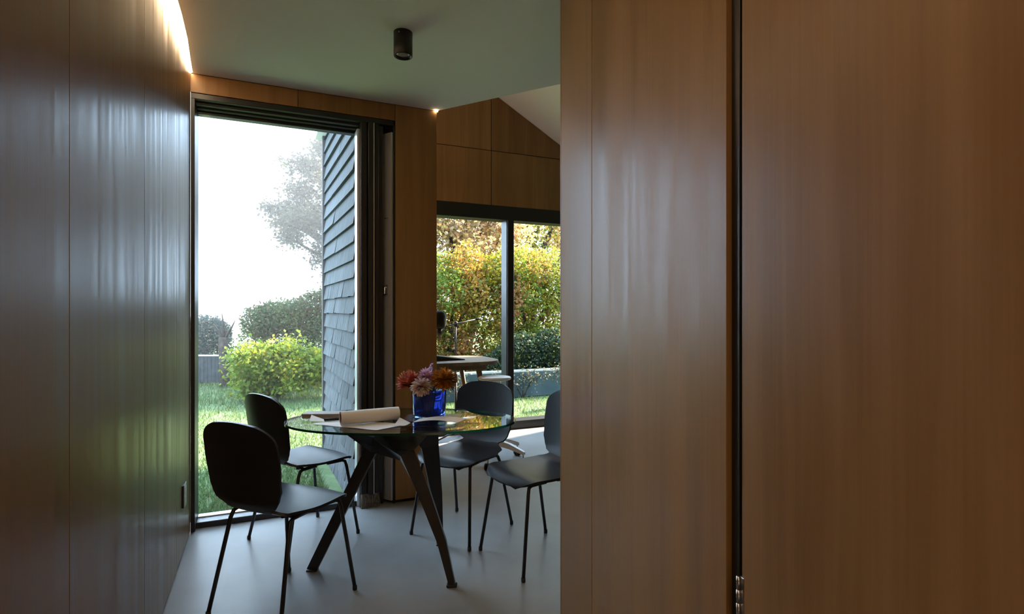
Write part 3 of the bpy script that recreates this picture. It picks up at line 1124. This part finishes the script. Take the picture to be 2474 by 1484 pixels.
gp = 'loose sheets by the vase'
paper_sheet('print_sheet', 'dark grey printed sheet lying under the blue vase', 'paper', [(-.545, 2.72), (-.27, 2.72), (-.26, 2.93), (-.55, 2.91)], M['grey_sheet'], lambda u, v: .001, gp)
paper_sheet('plastic_folder', 'clear pale blue plastic folder with a raised curling edge', 'folder', [(-.52, 2.555), (-.32, 2.575), (-.16, 2.80), (-.46, 2.70)], M['clear_film'], lambda u, v: .003 + .020 * max(0, u - .55) * v + .006 * math.sin(6 * v + 2 * u) ** 2, gp)
paper_sheet('folded_paper', 'small folded white paper beside the right end of the paper roll', 'paper', [(-.56, 2.615), (-.505, 2.605), (-.492, 2.675), (-.55, 2.695)], M['paper'], lambda u, v: .004 + .022 * v * (1 - u) , gp)
paper_sheet('magazine_sheet', 'glossy pale grey page bent upward in front of the vase', 'paper', [(-.47, 2.60), (-.26, 2.59), (-.22, 2.69), (-.45, 2.69)], M['white_plastic'], lambda u, v: .021 + .012 * math.sin(3.1 * u), gp)

# ---- vase and flowers
VX, VY = -.427, 2.835
vz0 = TZ + .0030
va = on_table('vase', 'squat cobalt blue glass vase on the table', 'vase', VX, VY, vz0)
lathe('body', [(0, .001), (.070, .001), (.080, .006), (.083, .02), (.088, .138), (.0885, .141), (.086, .141), (.0835, .136), (.079, .022), (.070, .014), (0, .014)], M['blue_glass'], va, 60, lobes=10, amp=.018)
lathe('rim', [(.0838, .1405), (.0892, .1405), (.0897, .1435), (.0833, .1435), (.0838, .1405)], M['blue_glass'], va, 60)


def bloom(name, lab, X, Y, z, r, palette, n, plen, pw, seed, squash=.85, curl=.25, hair=False):
    t_ = thing(name, lab, 'flower', T(X, Y, z), -YAW, 'flowers in the blue vase')
    rnd = random.Random(seed)
    V, F, C = [], [], []
    for k in range(n):
        f = (k + .5) / n
        zz = 1 - 1.72 * f
        rr = math.sqrt(max(0, 1 - zz * zz))
        a = k * 2.39996
        d = Vector((rr * math.cos(a), rr * math.sin(a), zz * squash))
        d = (d + Vector((rnd.gauss(0, .06), rnd.gauss(0, .06), rnd.gauss(0, .06)))).normalized()
        side = d.cross(Vector((0, 0, 1)))
        side = side.normalized() if side.length > .05 else Vector((1, 0, 0))
        up = side.cross(d)
        L = plen * rnd.uniform(.8, 1.15)
        base = d * (r - plen) * .55
        c_ = jitter(palette[min(len(palette) - 1, int(rnd.random() * len(palette)))], rnd, .2)
        i0 = len(V)
        segs = 4
        for s in range(segs + 1):
            q = s / segs
            w = pw * math.sin(math.pi * min(.97, .12 + .80 * q)) ** .7
            p = base + d * L * q * 1.0 + d * (r - plen) * .45 * q + up * (curl * L * q * q)
            cup = up * w * .5
            V += [tuple(p - side * w + cup), tuple(p), tuple(p + side * w + cup)]
        for s in range(segs):
            j = i0 + 3 * s
            F += [(j, j + 1, j + 4, j + 3), (j + 1, j + 2, j + 5, j + 4)]
            C += [c_, c_]
    o_ = colour_mesh('petals', V, F, C, M['petal'], t_)
    for p_ in o_.data.polygons:
        p_.use_smooth = True
    # stem down into the vase
    base = Vector((W(VX, VY)[0], W(VX, VY)[1], vz0 + .016))
    me_ = Vector(T(X, Y, z))
    Rm = Matrix.Rotation(YAW, 3, 'Z')
    end = Rm @ (base - me_)
    end.x *= .75; end.y *= .75
    mouth = Rm @ (Vector((base.x, base.y, vz0 + .145)) - me_)
    mouth.x *= .55; mouth.y *= .55
    tube('stem', [(0, 0, 0), tuple(mouth), tuple(end)], [.003, .003, .003], M['stem'], t_, 6)
    return t_

M['stem'] = mat('green_stem', (.05, .10, .03), .6)
bloom('dahlia', 'coral-orange dahlia with curled petals drooping over the vase side', -.530, 2.830, .912, .060, [(.62, .16, .08), (.50, .10, .07), (.70, .30, .16), (.45, .09, .10)], 230, .034, .0085, 1, .95, .5)
bloom('chrysanthemum', 'cream and pale pink chrysanthemum hanging over the vase front', -.452, 2.738, .900, .052, [(.72, .58, .50), (.75, .64, .55), (.62, .42, .45)], 190, .040, .0085, 2, .9, -.25)
bloom('chrysanthemum', 'pink chrysanthemum standing up behind the cream flower', -.445, 2.835, .944, .042, [(.70, .45, .62), (.60, .30, .50), (.80, .62, .74)], 120, .036, .0062, 3, 1., .15)
bloom('chrysanthemum', 'amber-brown spiky chrysanthemum on the side of the vase near the chair back', -.345, 2.815, .924, .066, [(.55, .22, .03), (.48, .17, .02), (.60, .30, .05), (.40, .13, .02)], 380, .046, .0058, 4, .9, -.12)
bloom('marigold', 'small orange bloom tucked behind the cream flower', -.398, 2.905, .940, .030, [(.55, .20, .03), (.45, .15, .03)], 90, .02, .0065, 5, .9, .3)
# upright lilac sprig
t = thing('lilac_sprig', 'upright lilac sprig at the top of the bouquet', 'flower', T(-.437, 2.875, .95), -YAW, 'flowers in the blue vase')
rnd = random.Random(9)
V, F, C = [], [], []
for k in range(70):
    z = rnd.uniform(-.01, .055); rr = .016 * (1 - max(0, z) / .07)
    a = rnd.uniform(0, 6.28)
    p = Vector((rr * math.cos(a) + z * .35, rr * math.sin(a), z))
    s = .0055
    u = Vector((rnd.gauss(0, 1), rnd.gauss(0, 1), rnd.gauss(0, 1))).normalized(); v = u.orthogonal().normalized()
    i0 = len(V)
    V += [tuple(p + u * s), tuple(p + v * s), tuple(p - u * s), tuple(p - v * s)]
    F.append((i0, i0 + 1, i0 + 2, i0 + 3)); C.append(jitter(rnd.choice([(.62, .45, .72), (.75, .62, .82), (.52, .25, .55)]), rnd))
colour_mesh('florets', V, F, C, M['petal'], t)
tube('stem', [(.018, 0, .045), (0, 0, -.02), (.008, 0, -.09), (.012, 0, -.195)], .0022, M['stem'], t, 6)

# ---- ceiling spot
t = thing('ceiling_spotlight', 'small black cylinder spotlight fixed to the ceiling', 'ceiling light', (.624, 2.70, CZ))
lathe('housing', [(0, -.0005), (.046, -.0005), (.046, -.116), (.0445, -.118), (.0385, -.118), (.0375, -.104), (0, -.104)], M['black_metal'], t, 32)
lathe('lens', [(0, -.108), (.020, -.109), (.037, -.1115), (.037, -.106), (0, -.105)], M['steel'], t, 32)
for a in (-128, 52):
    bm = bmesh.new()
    add_lathe(bm, [(0, .0475), (.004, .0475), (.004, .044)], 8)
    bmesh.ops.rotate(bm, verts=bm.verts, matrix=Matrix.Rotation(R(90), 3, 'Y'))
    bmesh.ops.translate(bm, verts=bm.verts, vec=(0, 0, -.018))
    bmesh.ops.rotate(bm, verts=bm.verts, matrix=Matrix.Rotation(R(a), 3, 'Z'))
    from_bm('screw', bm, M['steel'], t, True)

# ---- socket on the left wall
t = thing('wall_socket', 'pale metal wall socket low on the left wall next to the window jamb', 'socket', (LX, 3.345, .315))
box('back_box', .0002, .008, -.043, .043, -.058, .058, M['black_metal'], t, .001)
box('plate', .0082, .0115, -.040, .040, -.060, .060, M['alu'], t, .0015)
for dz in (-.026, .026):
    box('socket_face', .0116, .0135, -.018, .018, dz - .018, dz + .018, M['white_plastic'], t, .001)

# ---- far room: desk, microphone, stool
dc = (1.545, 4.80)
t = thing('desk', 'pale wooden desk with rounded end and splayed legs in front of the far window', 'desk', (dc[0], dc[1], 0))
bm = bmesh.new()
poly = []
for k in range(40):
    a = 2 * math.pi * k / 40
    cx, sy = math.cos(a), math.sin(a)
    poly.append((.40 * math.copysign(abs(cx) ** .55, cx), .36 * math.copysign(abs(sy) ** .55, sy)))
add_prism(bm, poly, .812, .842)
bmesh.ops.bevel(bm, geom=[e for e in bm.edges if abs(e.verts[0].co.z - e.verts[1].co.z) < 1e-4], offset=.008, segments=2, affect='EDGES')
auto_smooth(from_bm('top', bm, M['desk_wood'], t), 35)
box('apron', -.34, .24, -.28, -.25, .765, .812, M['desk_wood'], t, .003)
box('apron', -.34, .24, .25, .28, .765, .812, M['desk_wood'], t, .003)
for sx, hx, fx in ((-1, -.28, -.36), (1, .17, .33)):
    for sy in (-1, 1):
        tube('leg', [(fx, sy * .30, .0), (hx, sy * .24, .812)], [.016, .026], M['desk_wood'], t, 12)

t = thing('desk_console', 'low black sloping device lying on the wooden desk', 'device', (1.42, 4.80, .8425))
bm = bmesh.new()
add_prism_y(bm, [(-.20, 0), (.22, 0), (.215, .008), (-.05, .045), (-.20, .05)], -.13, .13)
from_bm('body', bm, M['black_metal'], t)
for k in range(5):
    lathe('knob', [(0, .0), (.010, .0), (.009, .014), (0, .015)], M['rubber'], t, 10, loc=(-.16 + .05 * k, -.06, .0505 if k < 2 else .0505 - .012 * (k - 1)))

t = thing('microphone_stand', 'black boom microphone stand with hanging cable behind the desk', 'microphone stand', (1.727, 5.20, 0))
# local x runs along the window wall
tube('pole', [(0, 0, .06), (0, 0, .62)], .012, M['black_metal'], t, 10)
tube('inner_pole', [(0, 0, .60), (0, 0, 1.155)], .008, M['black_metal'], t, 10)
lathe('clutch', [(0, .58), (.018, .58), (.022, .60), (.022, .65), (.016, .67), (0, .67)], M['rubber'], t, 12)
bm = bmesh.new(); add_lathe(bm, [(0, 1.125), (.014, 1.125), (.022, 1.14), (.022, 1.165), (.014, 1.178), (0, 1.178)], 12); from_bm('swivel', bm, M['rubber'], t, True)
tube('boom', [(-.152, -.035, 1.1235), (.0, -.022, 1.155), (.26, .0, 1.207)], .0068, M['black_metal'], t, 8)
tube('counterweight', [(.20, -.005, 1.195), (.265, .0, 1.208)], .011, M['black_metal'], t, 10)
for k in range(3):
    a = R(60 + 120 * k)
    tube('leg', [(0, 0, .09), (.20 * math.cos(a), .20 * math.sin(a), .012)], .009, M['black_metal'], t, 8)
tube('cable', [(-.15, -.03, 1.05), (-.13, -.03, .99), (-.09, -.03, .965), (-.055, -.025, 1.0), (-.035, -.022, 1.08), (-.025, -.022, 1.14)], .0032, M['rubber'], t, 6)
# microphone in a foam shield, hung from the boom
t = thing('microphone', 'black studio microphone with foam shield hanging from the boom', 'microphone', (1.727 - .18, 5.165, 1.12))
lathe('foam_shield', [(0, .165), (.03, .162), (.055, .145), (.068, .11), (.070, .06), (.062, .015), (.04, -.005), (0, -.008)], M['foam'], t, 20)
lathe('body', [(0, .006), (.030, .004), (.030, -.05), (.022, -.075), (.010, -.09), (.008, -.12), (0, -.121)], M['black_metal'], t, 16)
for sx in (-1, 1):
    tube('shock_mount', [(.034 * sx, 0, .0), (.045 * sx, 0, -.03), (.03 * sx, 0, -.065)], .004, M['black_metal'], t, 6)

t = thing('swivel_stool', 'white round swivel stool with star base by the wooden desk', 'stool', (1.792, 4.348, 0))
lathe('seat', [(0, .690), (.10, .690), (.135, .698), (.143, .708), (.135, .720), (.08, .727), (0, .728)], M['white_plastic'], t, 32)
lathe('column', [(.0, .20), (.025, .20), (.025, .45), (.016, .452), (.016, .685), (.05, .689), (0, .689)], M['black_metal'], t, 16)
lathe('hub', [(0, .10), (.038, .10), (.045, .13), (.040, .21), (0, .22)], M['white_plastic'], t, 16)
for k in range(5):
    a = R(20 + 72 * k)
    ca, sa = math.cos(a), math.sin(a)
    bm = bmesh.new()
    rings = []
    for r_, z_, w_, h_ in ((.03, .165, .030, .05), (.15, .145, .026, .04), (.27, .105, .020, .028), (.285, .10, .012, .02)):
        rings.append([bm.verts.new((ca * r_ - sa * s * w_, sa * r_ + ca * s * w_, z_ + v * h_ / 2)) for s, v in ((-1, -1), (1, -1), (.7, 1), (-.7, 1))])
    for p_, q_ in zip(rings, rings[1:]):
        for j in range(4):
            bm.faces.new((p_[j], p_[(j + 1) % 4], q_[(j + 1) % 4], q_[j]))
    bm.faces.new(rings[0][::-1]); bm.faces.new(rings[-1])
    arm = from_bm('base_arm', bm, M['white_plastic'], t)
    for s in (-1, 1):
        bm = bmesh.new()
        add_lathe(bm, [(0, -.011), (.024, -.011), (.027, -.006), (.027, .006), (.024, .011), (0, .011)], 16)
        bmesh.ops.rotate(bm, verts=bm.verts, matrix=Matrix.Rotation(R(90), 3, 'X'))
        bmesh.ops.rotate(bm, verts=bm.verts, matrix=Matrix.Rotation(a, 3, 'Z'))
        bmesh.ops.translate(bm, verts=bm.verts, vec=(ca * .272 - sa * s * .015, sa * .272 + ca * s * .015, .0272))
        from_bm('caster', bm, M['rubber'], arm, True)
    tube('caster_stem', [(ca * .272, sa * .272, .027), (ca * .272, sa * .272, .095)], .006, M['steel'], arm, 6)

for o in list(bpy.data.objects):
    if o.type == 'EMPTY' and not o.children:
        bpy.data.objects.remove(o)
